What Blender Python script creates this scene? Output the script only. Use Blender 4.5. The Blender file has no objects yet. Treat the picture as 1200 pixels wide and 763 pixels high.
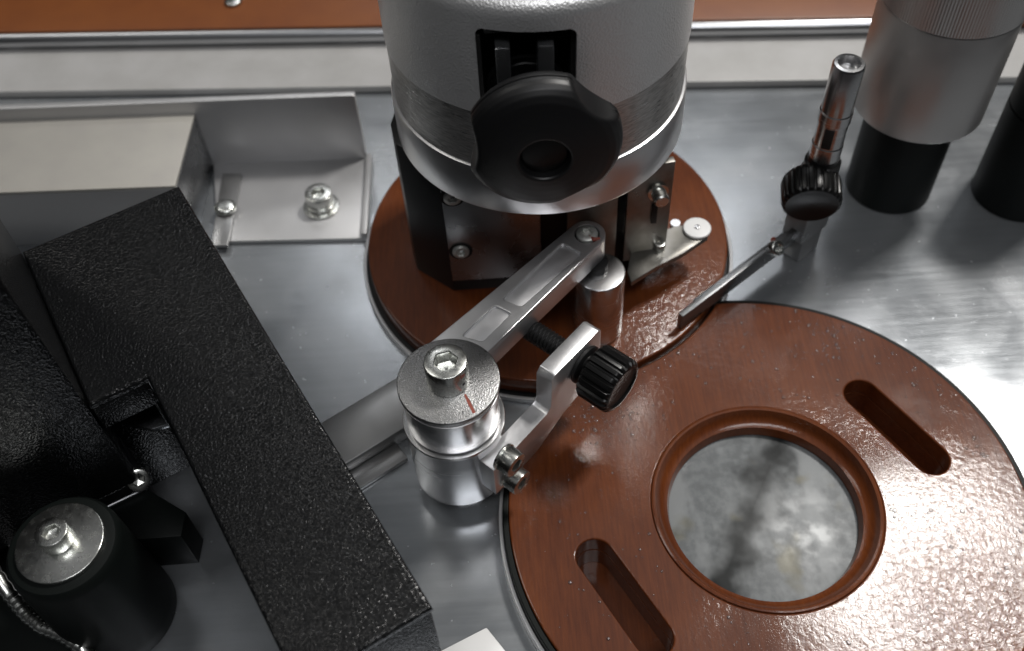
import bpy, bmesh, math, random
from mathutils import Vector, Matrix
random.seed(4)
SC = bpy.context.scene
S = 0.001                                   # all lengths below are millimetres
PI = math.pi
# ------------------------------------------------------------------ camera
F_PX, PITCH, ROLL, CAM_Z = 1193.47, 0.9136, -0.0655, 298.6
_fw = Vector((0, math.cos(PITCH), -math.sin(PITCH))); _rt = Vector((1, 0, 0)); _up = _rt.cross(_fw)
_c, _s = math.cos(ROLL), math.sin(ROLL)
CAM_R = Matrix((_c*_rt + _s*_up, -_s*_rt + _c*_up, -_fw)).transposed()
cam = bpy.data.cameras.new('camera'); co = bpy.data.objects.new('camera', cam); SC.collection.objects.link(co)
co.matrix_world = Matrix.Translation((0, 0, CAM_Z*S)) @ CAM_R.to_4x4()
cam.sensor_width = 36; cam.lens = 36*F_PX/1200; cam.clip_start = 0.01; cam.clip_end = 50
cam.dof.use_dof = True; cam.dof.focus_distance = 0.295; cam.dof.aperture_fstop = 11.0; cam.dof.aperture_blades = 7
SC.camera = co
SC.render.resolution_x, SC.render.resolution_y = 1024, 651
# ------------------------------------------------------------------ light
w = bpy.data.worlds.new('World'); SC.world = w; w.use_nodes = True
wn = w.node_tree; bg = wn.nodes['Background']
tc = wn.nodes.new('ShaderNodeTexCoord'); sx = wn.nodes.new('ShaderNodeSeparateXYZ'); rp = wn.nodes.new('ShaderNodeValToRGB')
wn.links.new(tc.outputs['Generated'], sx.inputs[0]); wn.links.new(sx.outputs['Z'], rp.inputs[0]); wn.links.new(rp.outputs[0], bg.inputs['Color'])
rp.color_ramp.elements[0].position = 0.0; rp.color_ramp.elements[0].color = (.03, .03, .032, 1)
rp.color_ramp.elements[1].position = 1.0; rp.color_ramp.elements[1].color = (.34, .345, .35, 1)
for ps_, v_ in ((.60, .05), (.645, .06), (.657, .13), (.670, .06), (.684, .10), (.70, .27)): e = rp.color_ramp.elements.new(ps_); e.color = (v_*.98, v_, v_*1.02, 1)
bg.inputs['Strength'].default_value = 0.40
def area(name, loc, target, sx_, sy_, power, col=(1, .97, .93)):
    l = bpy.data.lights.new(name, 'AREA'); l.shape = 'RECTANGLE'; l.size = sx_; l.size_y = sy_; l.energy = power; l.color = col
    o = bpy.data.objects.new(name, l); SC.collection.objects.link(o); o.location = loc
    o.rotation_euler = (Vector(target)-Vector(loc)).to_track_quat('-Z', 'Y').to_euler(); return o
area('ceiling_and_fill_lamp', (0.692, 0.727, 1.45), (.08, .15, 0), .24, .20, 20)
area('ceiling_and_fill_lamp', (.10, 1.75, 1.70), (.05, .25, 0), 1.1, .25, 4, (.97, .98, 1))
area('ceiling_and_fill_lamp', (-.95, .75, 1.7), (0, .2, 0), .30, .9, 3.5, (1, .97, .92))
area('ceiling_and_fill_lamp', (.25, -.55, 1.8), (.05, .2, 0), 1.2, .35, 11, (.98, .98, 1))  # fill light added in front to brighten the head, no real lamp
vs = SC.view_settings; vs.view_transform = 'Standard'; vs.look = 'None'; vs.exposure = 0; vs.gamma = 1
# ------------------------------------------------------------------ helpers
def P(x, y, z):                             # photo pixel -> point at height z
    d = CAM_R @ Vector(((x-600)/F_PX, -(y-381.5)/F_PX, -1)); c = Vector((0, 0, CAM_Z)); return c + d*((z-CAM_Z)/d.z)
def PY(x, y, Y):                            # photo pixel -> point on the vertical plane y = Y
    d = CAM_R @ Vector(((x-600)/F_PX, -(y-381.5)/F_PX, -1)); return Vector((0, 0, CAM_Z)) + d*(Y/d.y)
def top_of(o):
    while o.parent: o = o.parent
    return o
def link(name, me, m, parent=None, smooth=35):
    if m: me.materials.clear(); me.materials.append(m)
    if parent:
        off = -top_of(parent).location/S
        if off.length: me.transform(Matrix.Translation(off))
    me.transform(Matrix.Scale(S, 4))
    me.polygons.foreach_set('use_smooth', [True]*len(me.polygons)); me.set_sharp_from_angle(angle=math.radians(smooth)); me.update()
    o = bpy.data.objects.new(name, me); SC.collection.objects.link(o)
    if parent: o.parent = parent
    return o
def fin(name, bm, m, parent=None, M=None, smooth=35):
    bmesh.ops.recalc_face_normals(bm, faces=bm.faces)
    me = bpy.data.meshes.new(name); bm.to_mesh(me); bm.free()
    if M is not None: me.transform(M)
    return link(name, me, m, parent, smooth)
def thing(name, loc, label, cat, group=None):
    o = bpy.data.objects.new(name, None); SC.collection.objects.link(o); o.empty_display_size = .01
    o.location = Vector(loc)*S; return tag(o, label, cat, group)
def tag(o, label, cat, group=None):
    o['label'] = label; o['category'] = cat
    if group: o['group'] = group
    return o
def ax(p, d, roll=0):                       # matrix: local z -> d, origin -> p
    d = Vector(d).normalized(); return Matrix.Translation(Vector(p)) @ d.to_track_quat('Z', 'Y').to_matrix().to_4x4() @ Matrix.Rotation(roll, 4, 'Z')
def ring_faces(bm, a, b):
    n = len(a)
    for i in range(n): bm.faces.new((a[i], a[(i+1) % n], b[(i+1) % n], b[i]))
def lathe_bm(prof, seg=64, rmod=None, cap0=True, cap1=True, bm=None):
    bm = bm or bmesh.new(); rows = []
    for k, (r, z) in enumerate(prof):
        rows.append([bm.verts.new(((rmod(r, z, 2*PI*i/seg) if rmod else r)*math.cos(2*PI*i/seg), (rmod(r, z, 2*PI*i/seg) if rmod else r)*math.sin(2*PI*i/seg), z)) for i in range(seg)])
    for a, b in zip(rows, rows[1:]): ring_faces(bm, a, b)
    if cap0 and prof[0][0] > 0: bm.faces.new(rows[0])
    if cap1 and prof[-1][0] > 0: bm.faces.new(rows[-1])
    return bm
def lathe(name, prof, m, parent=None, M=None, seg=64, **k): return fin(name, lathe_bm(prof, seg, **k), m, parent, M)
def rounded(r, z0, z1, b=.4, n=3, bb=None): # profile of a disc with rounded rims
    bb = b if bb is None else bb; p = [(0.001, z0)]
    for i in range(n+1): a = PI/2*i/n; p.append((r-bb+bb*math.sin(a), z0+bb-bb*math.cos(a)))
    for i in range(n+1): a = PI/2*i/n; p.append((r-b+b*math.cos(a), z1-b+b*math.sin(a)))
    p.append((0.001, z1)); return p
def box_bm(lo, hi, bev=0, seg=2, bm=None):
    bm = bm or bmesh.new(); g = bmesh.ops.create_cube(bm, size=1)
    for v in g['verts']: v.co = Vector([lo[i] + (v.co[i]+.5)*(hi[i]-lo[i]) for i in range(3)])
    if bev: bmesh.ops.bevel(bm, geom=list(bm.edges), offset=bev, segments=seg, profile=.5, affect='EDGES')
    return bm
def prism_bm(poly, z0, z1, bev=0, seg=2):
    bm = bmesh.new(); a = [bm.verts.new((p[0], p[1], z0)) for p in poly]; b = [bm.verts.new((p[0], p[1], z1)) for p in poly]
    ring_faces(bm, a, b); bm.faces.new(a); bm.faces.new(b)
    if bev: bmesh.ops.bevel(bm, geom=list(bm.edges), offset=bev, segments=seg, profile=.5, affect='EDGES')
    return bm
def plate(name, loops, z0, z1, m, parent=None, bev=.3, M=None, smooth=14):   # flat plate with holes
    cu = bpy.data.curves.new('c', 'CURVE'); cu.dimensions = '2D'; cu.fill_mode = 'BOTH'
    cu.extrude = (z1-z0)/2-bev; cu.bevel_depth = bev; cu.bevel_resolution = 2; cu.offset = -bev
    for lp in loops:
        sp = cu.splines.new('POLY'); sp.points.add(len(lp)-1); sp.use_cyclic_u = True
        for p, q in zip(sp.points, lp): p.co = (q[0], q[1], 0, 1)
    o = bpy.data.objects.new('c', cu); SC.collection.objects.link(o)
    dg = bpy.context.evaluated_depsgraph_get(); me = bpy.data.meshes.new_from_object(o.evaluated_get(dg))
    bpy.data.objects.remove(o); bpy.data.curves.remove(cu); me.name = name
    bm = bmesh.new(); bm.from_mesh(me); bmesh.ops.remove_doubles(bm, verts=bm.verts, dist=.001); bmesh.ops.translate(bm, verts=bm.verts, vec=(0, 0, (z0+z1)/2)); bm.to_mesh(me); bm.free()
    if M is not None: me.transform(M)
    return link(name, me, m, parent, smooth)
def circ(cx, cy, r, n=96, a0=0, a1=2*PI): return [(cx+r*math.cos(a0+(a1-a0)*i/n), cy+r*math.sin(a0+(a1-a0)*i/n)) for i in range(n)]
def stadium(a, b, r, n=14):
    a, b = Vector(a[:2]), Vector(b[:2]); t = math.atan2((b-a).y, (b-a).x); o = []
    for i in range(n+1): q = t-PI/2+PI*i/n; o.append((b.x+r*math.cos(q), b.y+r*math.sin(q)))
    for i in range(n+1): q = t+PI/2+PI*i/n; o.append((a.x+r*math.cos(q), a.y+r*math.sin(q)))
    return o
def inset(poly, d, rc=0, n=5):              # shrink a convex ccw polygon, round its corners
    N = len(poly); q = [Vector(p[:2]) for p in poly]; ls = []
    for i in range(N):
        a, b = q[i], q[(i+1) % N]; t = (b-a).normalized(); ls.append((a+Vector((-t.y, t.x))*d, t))
    cs = []
    for i in range(N):
        (p, t), (p2, t2) = ls[i-1], ls[i]; k = ((p2-p).x*t2.y-(p2-p).y*t2.x)/(t.x*t2.y-t.y*t2.x); cs.append(p+t*k)
    if not rc: return cs
    o = []
    for i in range(N):
        c, a, b = cs[i], (cs[i-1]-cs[i]).normalized(), (cs[(i+1) % N]-cs[i]).normalized()
        for j in range(n+1): t = j/n; o.append(tuple((c+a*rc)*(1-t)**2 + c*2*t*(1-t) + (c+b*rc)*t*t))
    return o
def tube_bm(pts, r, seg=12, bm=None):
    bm = bm or bmesh.new(); rows = []; pts = [Vector(p) for p in pts]; rr = r if isinstance(r, (list, tuple)) else [r]*len(pts)
    for i, p in enumerate(pts):
        d = (pts[min(i+1, len(pts)-1)]-pts[max(i-1, 0)]).normalized(); u = d.cross(Vector((0, 0, 1)) if abs(d.z) < .95 else Vector((1, 0, 0))).normalized(); v = d.cross(u)
        rows.append([bm.verts.new(p+rr[i]*(u*math.cos(2*PI*j/seg)+v*math.sin(2*PI*j/seg))) for j in range(seg)])
    for a, b in zip(rows, rows[1:]): ring_faces(bm, a, b)
    bm.faces.new(rows[0]); bm.faces.new(rows[-1]); return bm
def hexr(R):                                # hexagon radius at an angle
    return lambda a: R*math.cos(PI/6)/math.cos((a % (PI/3))-PI/6)
def torxr(R): return lambda a: R*(.86+.14*math.cos(6*a))
def screw_bm(R, h, sock, depth, knurl=0, seg=96, dome=0, ch=.35):   # screw head along z with a driver recess
    bm = bmesh.new(); prof = [(R-.15, 0), (R, .2), (R, h-ch-dome), (R-ch*.4, h-ch*.3-dome), (R-ch, h-dome)]
    rows = []
    for k, (r, z) in enumerate(prof):
        kn = knurl if k in (1, 2) else 0
        rows.append([bm.verts.new(((r-(kn if i % 2 else 0))*math.cos(2*PI*i/seg), (r-(kn if i % 2 else 0))*math.sin(2*PI*i/seg), z)) for i in range(seg)])
    def loop(f, z): return [bm.verts.new((f(2*PI*i/seg)*math.cos(2*PI*i/seg), f(2*PI*i/seg)*math.sin(2*PI*i/seg), z)) for i in range(seg)]
    if dome: rows.append(loop(lambda a: R*.75, h-dome*.35))
    rows.append(loop(lambda a: sock(a)+.25, h)); rows.append(loop(sock, h-.25)); rows.append(loop(sock, h-depth)); rows.append(loop(lambda a: .02, h-depth-.5))
    for a, b in zip(rows, rows[1:]): ring_faces(bm, a, b)
    bm.faces.new(rows[0]); return bm
def thread_bm(r, amp, pitch, L, seg=28, per=8):
    bm = bmesh.new(); rows = []; n = int(L/pitch*per)
    for i in range(n+1):
        z = L*i/n
        rows.append([bm.verts.new(((r-amp*abs(2*((z/pitch-j/seg) % 1)-1))*math.cos(2*PI*j/seg), (r-amp*abs(2*((z/pitch-j/seg) % 1)-1))*math.sin(2*PI*j/seg), z)) for j in range(seg)])
    for a, b in zip(rows, rows[1:]): ring_faces(bm, a, b)
    bm.faces.new(rows[0]); bm.faces.new(rows[-1]); return bm
def ribbed_bm(prof, ribs, depth, seg=None, per=6, flat=()):
    seg = ribs*per
    def rm(r, z, a):
        if any(abs(z-q) < 1e-6 for q in flat) or r < depth*4: return r
        k = (a*ribs/(2*PI)) % 1; return r-depth*(1 if k > .62 else (0 if k < .5 else (k-.5)/.12))
    return lathe_bm(prof, seg, rm)
# ------------------------------------------------------------------ materials
def mat(name, col, metal=0, rough=.4, bump=(), var=None, rvar=None, coat=0, coat_r=.1, spec=.5, aniso=0, stretch=(1, 1, 1)):
    m = bpy.data.materials.new(name); m.use_nodes = True; t = m.node_tree; b = t.nodes['Principled BSDF']; N, L = t.nodes.new, t.links.new
    b.inputs['Base Color'].default_value = (*col, 1); b.inputs['Metallic'].default_value = metal; b.inputs['Roughness'].default_value = rough
    b.inputs['Coat Weight'].default_value = coat; b.inputs['Coat Roughness'].default_value = coat_r; b.inputs['Specular IOR Level'].default_value = spec
    b.inputs['Anisotropic'].default_value = aniso
    tc = N('ShaderNodeTexCoord'); mp = N('ShaderNodeMapping'); mp.inputs['Scale'].default_value = [1000*k for k in stretch]; L(tc.outputs['Object'], mp.inputs[0])
    def noise(sc, det=4, rgh=.55):
        n = N('ShaderNodeTexNoise'); n.inputs['Scale'].default_value = sc; n.inputs['Detail'].default_value = det; n.inputs['Roughness'].default_value = rgh; L(mp.outputs[0], n.inputs['Vector']); return n
    if var:                                  # (scale, other colour, lo, hi)
        n = noise(var[0], 5); r = N('ShaderNodeMapRange'); r.inputs[1].default_value = var[2]; r.inputs[2].default_value = var[3]; L(n.outputs[0], r.inputs[0])
        mx = N('ShaderNodeMix'); mx.data_type = 'RGBA'; mx.inputs[6].default_value = (*col, 1); mx.inputs[7].default_value = (*var[1], 1); L(r.outputs[0], mx.inputs[0]); L(mx.outputs[2], b.inputs['Base Color'])
    if rvar:                                 # (scale, lo, hi)
        n = noise(rvar[0], 6); r = N('ShaderNodeMapRange'); r.inputs[1].default_value = .3; r.inputs[2].default_value = .7; r.inputs[3].default_value = rvar[1]; r.inputs[4].default_value = rvar[2]; L(n.outputs[0], r.inputs[0]); L(r.outputs[0], b.inputs['Roughness'])
    prev = None
    for (kind, sc, st, dist) in bump:
        if kind == 'n': src = noise(sc, 3).outputs[0]
        else:
            v = N('ShaderNodeTexVoronoi'); v.inputs['Scale'].default_value = sc; v.feature = 'SMOOTH_F1'; L(mp.outputs[0], v.inputs['Vector']); src = v.outputs['Distance']
        bp = N('ShaderNodeBump'); bp.inputs['Strength'].default_value = st; bp.inputs['Distance'].default_value = dist*S; L(src, bp.inputs['Height'])
        if prev: L(prev.outputs[0], bp.inputs['Normal'])
        prev = bp
    if prev:
        L(prev.outputs[0], b.inputs['Normal'])
        if coat: L(prev.outputs[0], b.inputs['Coat Normal'])
    return m
def table_mat():
    m = bpy.data.materials.new('brushed_steel_sheet'); m.use_nodes = True; t = m.node_tree; b = t.nodes['Principled BSDF']; N, L = t.nodes.new, t.links.new
    tc = N('ShaderNodeTexCoord'); mp = N('ShaderNodeMapping'); mp.inputs['Scale'].default_value = (1000, 1000, 1000); L(tc.outputs['Object'], mp.inputs[0])
    def noise(sc, st=(1, 1, 1), det=4, rgh=.55, rot=0, dist=0):
        q = N('ShaderNodeMapping'); q.inputs['Scale'].default_value = st; q.inputs['Rotation'].default_value = (0, 0, rot); L(mp.outputs[0], q.inputs[0])
        n = N('ShaderNodeTexNoise'); n.inputs['Scale'].default_value = sc; n.inputs['Detail'].default_value = det; n.inputs['Roughness'].default_value = rgh; n.inputs['Distortion'].default_value = dist; L(q.outputs[0], n.inputs['Vector']); return n.outputs[0]
    def rng(src, a, c, lo, hi):
        r = N('ShaderNodeMapRange'); r.inputs[1].default_value = a; r.inputs[2].default_value = c; r.inputs[3].default_value = lo; r.inputs[4].default_value = hi; L(src, r.inputs[0]); return r.outputs[0]
    def math_(op, a, c):
        x = N('ShaderNodeMath'); x.operation = op
        for k, q in ((0, a), (1, c)):
            if isinstance(q, (int, float)): x.inputs[k].default_value = q
            else: L(q, x.inputs[k])
        return x.outputs[0]
    film_or_reflection = rng(noise(.03, det=5, dist=.5), .42, .66, 0, 1)          # wiped, dried film
    streak = rng(noise(.45, (.05, 1, 1), 4, .6, -.08), .3, .7, -1, 1)  # rolling direction
    fine = rng(noise(3.0, (.05, 1, 1), 2, .6, -.08), .3, .7, -1, 1)
    spots = rng(noise(.35, det=3), .66, .74, 0, 1)
    rough = math_('ADD', math_('ADD', .19, math_('MULTIPLY', film_or_reflection, .08)), math_('ADD', math_('MULTIPLY', streak, .02), math_('MULTIPLY', spots, .08)))
    L(rough, b.inputs['Roughness'])
    col = N('ShaderNodeMix'); col.data_type = 'RGBA'; col.inputs[6].default_value = (.36, .38, .40, 1); col.inputs[7].default_value = (.405, .422, .437, 1); L(film_or_reflection, col.inputs[0])
    c2 = N('ShaderNodeMix'); c2.data_type = 'RGBA'; c2.blend_type = 'MULTIPLY'; L(rng(streak, -1, 1, .91, 1.0), c2.inputs[7]); c2.inputs[0].default_value = 1; L(col.outputs[2], c2.inputs[6]); L(c2.outputs[2], b.inputs['Base Color'])
    b.inputs['Metallic'].default_value = .72
    bp = N('ShaderNodeBump'); bp.inputs['Distance'].default_value = .03*S; bp.inputs['Strength'].default_value = .12; L(fine, bp.inputs['Height']); L(bp.outputs[0], b.inputs['Normal'])
    return m
M_TABLE = table_mat()
M_STEEL = mat('turned_steel', (.58, .58, .585), 1, .24, [], rvar=(.15, .20, .29), stretch=(.06, .06, 6))
M_EDGE = mat('bright_edge', (.72, .72, .72), .4, .35)
M_RAIL = mat('drawn_tube', (.5, .51, .53), 1, .28)
M_POLISH = mat('polished_steel', (.68, .68, .69), 1, .12, rvar=(.2, .08, .2))
M_BLAST = mat('blasted_steel', (.30, .30, .30), .95, .36, [('v', 2.6, .7, .13), ('n', 3.2, .4, .06)], rvar=(2.2, .2, .5))
M_ALU = mat('machined_aluminium', (.74, .74, .75), .9, .35, [('n', 2.6, .16, .06)], rvar=(.4, .30, .37))
M_ZINC = mat('zinc_plated', (.66, .67, .64), 1, .24, [('n', 2.5, .05, .02)], rvar=(.5, .20, .30))
M_HAMMER = mat('silver_hammer_paint', (.70, .70, .70), .6, .38, [('v', 1.7, .75, .16), ('n', 2.6, .35, .06)])
M_SCUFF = mat('scuffed_metal', (.60, .59, .575), .9, .36, [('n', 1.1, .35, .10)], rvar=(.5, .24, .5), var=(.7, (.40, .395, .385), .42, .62), stretch=(.45, .45, 3.2))
M_RING = mat('brushed_ring', (.70, .70, .71), .95, .32, [('n', .8, .06, .03)], stretch=(.15, .15, 4))
M_BPLAST = mat('black_plastic', (.0065, .0065, .007), 0, .42, [('n', 3.0, .15, .03)], spec=.42)
M_BGLOSS = mat('black_plastic_gloss', (.005, .005, .005), 0, .3, spec=.28)
M_BLACK = mat('black_oxide_steel', (.03, .03, .031), .7, .38, [('n', 1.5, .1, .03)])
M_POWDER = mat('black_powder_coat', (.0035, .0037, .004), 0, .2, [('v', 1.8, .85, .22), ('n', 2.6, .4, .08)], spec=.34)
M_RUBBER = mat('black_rubber', (.0035, .005, .0045), 0, .5, [('n', .8, .1, .05)], spec=.18)
M_GREY = mat('grey_painted_sheet', (.38, .375, .37), 0, .45, [('n', .35, .05, .1)], var=(.05, (.32, .315, .305), .3, .7))
M_SHEET = mat('satin_sheet_steel', (.46, .46, .465), .6, .42, [('n', .6, .06, .05)], rvar=(.06, .34, .5))
M_STRIP = mat('ground_bar_steel', (.34, .34, .34), .85, .33, [('n', .6, .05, .04)], rvar=(.08, .26, .4))
M_DSTRIP = mat('dark_and_shaded_steel', (.22, .225, .23), .85, .3, [('n', .6, .05, .04)], rvar=(.08, .22, .36))
M_DULL = mat('dull_zinc', (.62, .63, .60), .65, .36)
M_BEIGE = mat('satin_shelf', (.40, .385, .35), .35, .5, [('n', .5, .06, .05)], var=(.06, (.36, .345, .32), .3, .7))
M_BOARD = mat('brown_laminate', (.19, .058, .012), 0, .4, [('n', .4, .05, .05)], var=(.04, (.15, .042, .010), .3, .7))
M_PLATE = mat('dark_reflective_plate', (.36, .37, .385), .95, .26, [('n', .5, .06, .05)], rvar=(.08, .2, .36))
M_WORN = mat('worn_steel_plate', (.34, .33, .31), .9, .34, [('n', .6, .15, .08)], rvar=(.1, .25, .5), var=(.08, (.22,.21,.185), .35, .65))
M_WHITE = mat('white_plastic', (.74, .74, .73), 0, .4)
M_RED = mat('red_marker_paint', (.25, .055, .035), 0, .5)
M_DARK = mat('cavity_shade', (.008, .008, .008), 0, .6)  # near-black for holes, gaps and recesses; their shade is in the colour
M_COLLAR = mat('satin_grey_collar', (.52, .51, .50), .8, .34, [('n', .8, .04, .03)], rvar=(.1, .3, .42))
def brown_mat():
    m = bpy.data.materials.new('wet_brown_phenolic'); m.use_nodes = True; t = m.node_tree; b = t.nodes['Principled BSDF']; N, L = t.nodes.new, t.links.new
    tc = N('ShaderNodeTexCoord'); mp = N('ShaderNodeMapping'); mp.inputs['Scale'].default_value = (1000, 1000, 1000); L(tc.outputs['Object'], mp.inputs[0])
    def noise(sc, det=4, rgh=.55, vec=None, dist=0):
        n = N('ShaderNodeTexNoise'); n.inputs['Scale'].default_value = sc; n.inputs['Detail'].default_value = det; n.inputs['Roughness'].default_value = rgh; n.inputs['Distortion'].default_value = dist
        L((vec or mp).outputs[0], n.inputs['Vector']); return n.outputs[0]
    def rng(src, a, c, lo, hi):
        r = N('ShaderNodeMapRange'); r.inputs[1].default_value = a; r.inputs[2].default_value = c; r.inputs[3].default_value = lo; r.inputs[4].default_value = hi; L(src, r.inputs[0]); return r.outputs[0]
    gm = N('ShaderNodeMapping'); gm.inputs['Scale'].default_value = (2.2, .16, 1); gm.inputs['Rotation'].default_value = (0, 0, .5); L(mp.outputs[0], gm.inputs[0])
    grain = rng(noise(.55, 5, .6, gm), .3, .7, 0, 1); blot = rng(noise(.025, 5), .38, .62, 0, 1)
    def mix(fac, a, c):
        x = N('ShaderNodeMix'); x.data_type = 'RGBA'
        if isinstance(fac, float): x.inputs[0].default_value = fac
        else: L(fac, x.inputs[0])
        for i, k in ((6, a), (7, c)):
            if isinstance(k, tuple): x.inputs[i].default_value = (*k, 1)
            else: L(k, x.inputs[i])
        return x.outputs[2]
    c1 = mix(grain, (.066, .0145, .003), (.105, .025, .005)); c2 = mix(grain, (.098, .023, .0048), (.145, .038, .008))
    L(mix(blot, c1, c2), b.inputs['Base Color'])
    b.inputs['Roughness'].default_value = .5; b.inputs['Specular IOR Level'].default_value = .15
    b.inputs['Coat Weight'].default_value = .75; b.inputs['Coat IOR'].default_value = 1.5
    film = noise(.022, 4, .6, None, .6); L(rng(film, .40, .62, .06, .14), b.inputs['Coat Roughness'])
    wet0 = rng(noise(.028, 3, .5, None, .4), .42, .66, .06, .4)
    vd = N('ShaderNodeVectorMath'); vd.operation = 'DISTANCE'; L(mp.outputs[0], vd.inputs[0]); vd.inputs[1].default_value = (52, -38, 8)     # a puddled film on one side of the disc
    pud = rng(vd.outputs['Value'], 12, 50, .85, 0); ad = N('ShaderNodeMath'); ad.operation = 'MAXIMUM'; L(wet0, ad.inputs[0]); L(pud, ad.inputs[1]); wet = ad.outputs[0]
    bp = N('ShaderNodeBump'); bp.inputs['Distance'].default_value = .25*S; L(noise(.5, 5, .6, None, .5), bp.inputs['Height']); L(wet, bp.inputs['Strength'])
    b2 = N('ShaderNodeBump'); b2.inputs['Distance'].default_value = .05*S; b2.inputs['Strength'].default_value = .35; L(noise(2.4, 3), b2.inputs['Height']); L(bp.outputs[0], b2.inputs['Normal'])
    L(b2.outputs[0], b.inputs['Coat Normal']); L(b2.outputs[0], b.inputs['Normal'])
    return m
M_BROWN = brown_mat()
def water_mat():                             # clear drop: sees straight through, mirrors at its rim
    m = bpy.data.materials.new('water'); m.use_nodes = True; t = m.node_tree; N, L = t.nodes.new, t.links.new; t.nodes.remove(t.nodes['Principled BSDF'])
    a = N('ShaderNodeBsdfTransparent'); g = N('ShaderNodeBsdfGlossy'); g.inputs['Roughness'].default_value = .16; f = N('ShaderNodeFresnel'); f.inputs[0].default_value = 1.75; x = N('ShaderNodeMixShader')
    d = N('ShaderNodeBsdfDiffuse'); d.inputs[0].default_value = (.8, .8, .8, 1); y = N('ShaderNodeMixShader'); y.inputs[0].default_value = .05; L(a.outputs[0], y.inputs[1]); L(d.outputs[0], y.inputs[2])
    L(f.outputs[0], x.inputs[0]); L(y.outputs[0], x.inputs[1]); L(g.outputs[0], x.inputs[2]); L(x.outputs[0], t.nodes['Material Output'].inputs[0]); return m
M_WATER = water_mat()
def mottled_mat():
    m = bpy.data.materials.new('mottled_wet_steel'); m.use_nodes = True; t = m.node_tree; b = t.nodes['Principled BSDF']; N, L = t.nodes.new, t.links.new
    tc = N('ShaderNodeTexCoord'); mp = N('ShaderNodeMapping'); mp.inputs['Scale'].default_value = (1000, 1000, 1000); L(tc.outputs['Object'], mp.inputs[0])
    def noise(sc, det, rgh, loc=(0, 0, 0), st=(1, 1, 1), rot=0):
        q = N('ShaderNodeMapping'); q.inputs['Location'].default_value = loc; q.inputs['Rotation'].default_value = (0, 0, rot); q.inputs['Scale'].default_value = st; L(mp.outputs[0], q.inputs[0])
        n = N('ShaderNodeTexNoise'); n.inputs['Scale'].default_value = sc; n.inputs['Detail'].default_value = det; n.inputs['Roughness'].default_value = rgh; L(q.outputs[0], n.inputs[0]); return n.outputs[0]
    def rng(src, a, c, lo, hi):
        r = N('ShaderNodeMapRange'); r.interpolation_type = 'SMOOTHSTEP'; r.inputs[1].default_value = a; r.inputs[2].default_value = c; r.inputs[3].default_value = lo; r.inputs[4].default_value = hi; L(src, r.inputs[0]); return r.outputs[0]
    def mix(f, a, c):
        x = N('ShaderNodeMix'); x.data_type = 'RGBA'; L(f, x.inputs[0])
        for i, k in ((6, a), (7, c)):
            if isinstance(k, tuple): x.inputs[i].default_value = (*k, 1)
            else: L(k, x.inputs[i])
        return x.outputs[2]
    big = rng(noise(.06, 4, .5, (3, 9, 0), (1.6, .8, 1), -.7), .44, .60, 0, 1); small = rng(noise(.28, 4, .6), .35, .68, 0, 1)
    # machine's dark reflection painted into the plate colour: distance to a line, broken up by noise
    q = N('ShaderNodeMapping'); q.inputs['Location'].default_value = (-75.9+4, -146.9, 0); L(mp.outputs[0], q.inputs[0])
    q2 = N('ShaderNodeMapping'); q2.inputs['Rotation'].default_value = (0, 0, -1.05); L(q.outputs[0], q2.inputs[0]); sp = N('ShaderNodeSeparateXYZ'); L(q2.outputs[0], sp.inputs[0])
    ab = N('ShaderNodeMath'); ab.operation = 'ABSOLUTE'; L(sp.outputs['Y'], ab.inputs[0])
    nn = N('ShaderNodeMath'); nn.operation = 'MULTIPLY_ADD'; nn.inputs[1].default_value = 24; nn.inputs[2].default_value = -12; L(noise(.07, 3, .5), nn.inputs[0]); sm = N('ShaderNodeMath'); L(ab.outputs[0], sm.inputs[0]); L(nn.outputs[0], sm.inputs[1])
    film_or_reflection = rng(sm.outputs[0], -1, 11, .95, 0)
    c = mix(small, (.12, .127, .13), (.165, .175, .178)); c = mix(big, c, (.21, .22, .223)); c = mix(film_or_reflection, c, (.004, .005, .005))
    yel = rng(noise(.05, 3, .5, (31, 7, 0)), .57, .7, 0, .6); c = mix(yel, c, (.14, .125, .07)); L(c, b.inputs['Base Color'])
    b.inputs['Metallic'].default_value = .05; b.inputs['Specular IOR Level'].default_value = .22; L(rng(noise(.15, 4, .5, (5, 5, 0)), .35, .65, .30, .44), b.inputs['Roughness'])
    return m
M_MOTTLE = mottled_mat()
# ------------------------------------------------------------------ setting
RA = math.radians(-4.5)                      # direction of the rear rails
RU = Vector((math.cos(RA), math.sin(RA), 0)); RV = Vector((-RU.y, RU.x, 0))
_q = P(450, 101, 4); RO = Vector((_q.x, _q.y, 0))
RM = Matrix.Translation(RO) @ Matrix.Rotation(RA, 4, 'Z')
tb = plate('table', [[(-420, -60), (420, -60), (420, 520), (-420, 520)], circ(75.9, 146.9, 70)], -10, 0, M_TABLE, None, .3); tb['kind'] = 'structure'
led = fin('rear_ledge', box_bm((-320, 0, .2), (420, 190, 4), .8), M_GREY, None, RM); led['kind'] = 'structure'
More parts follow.
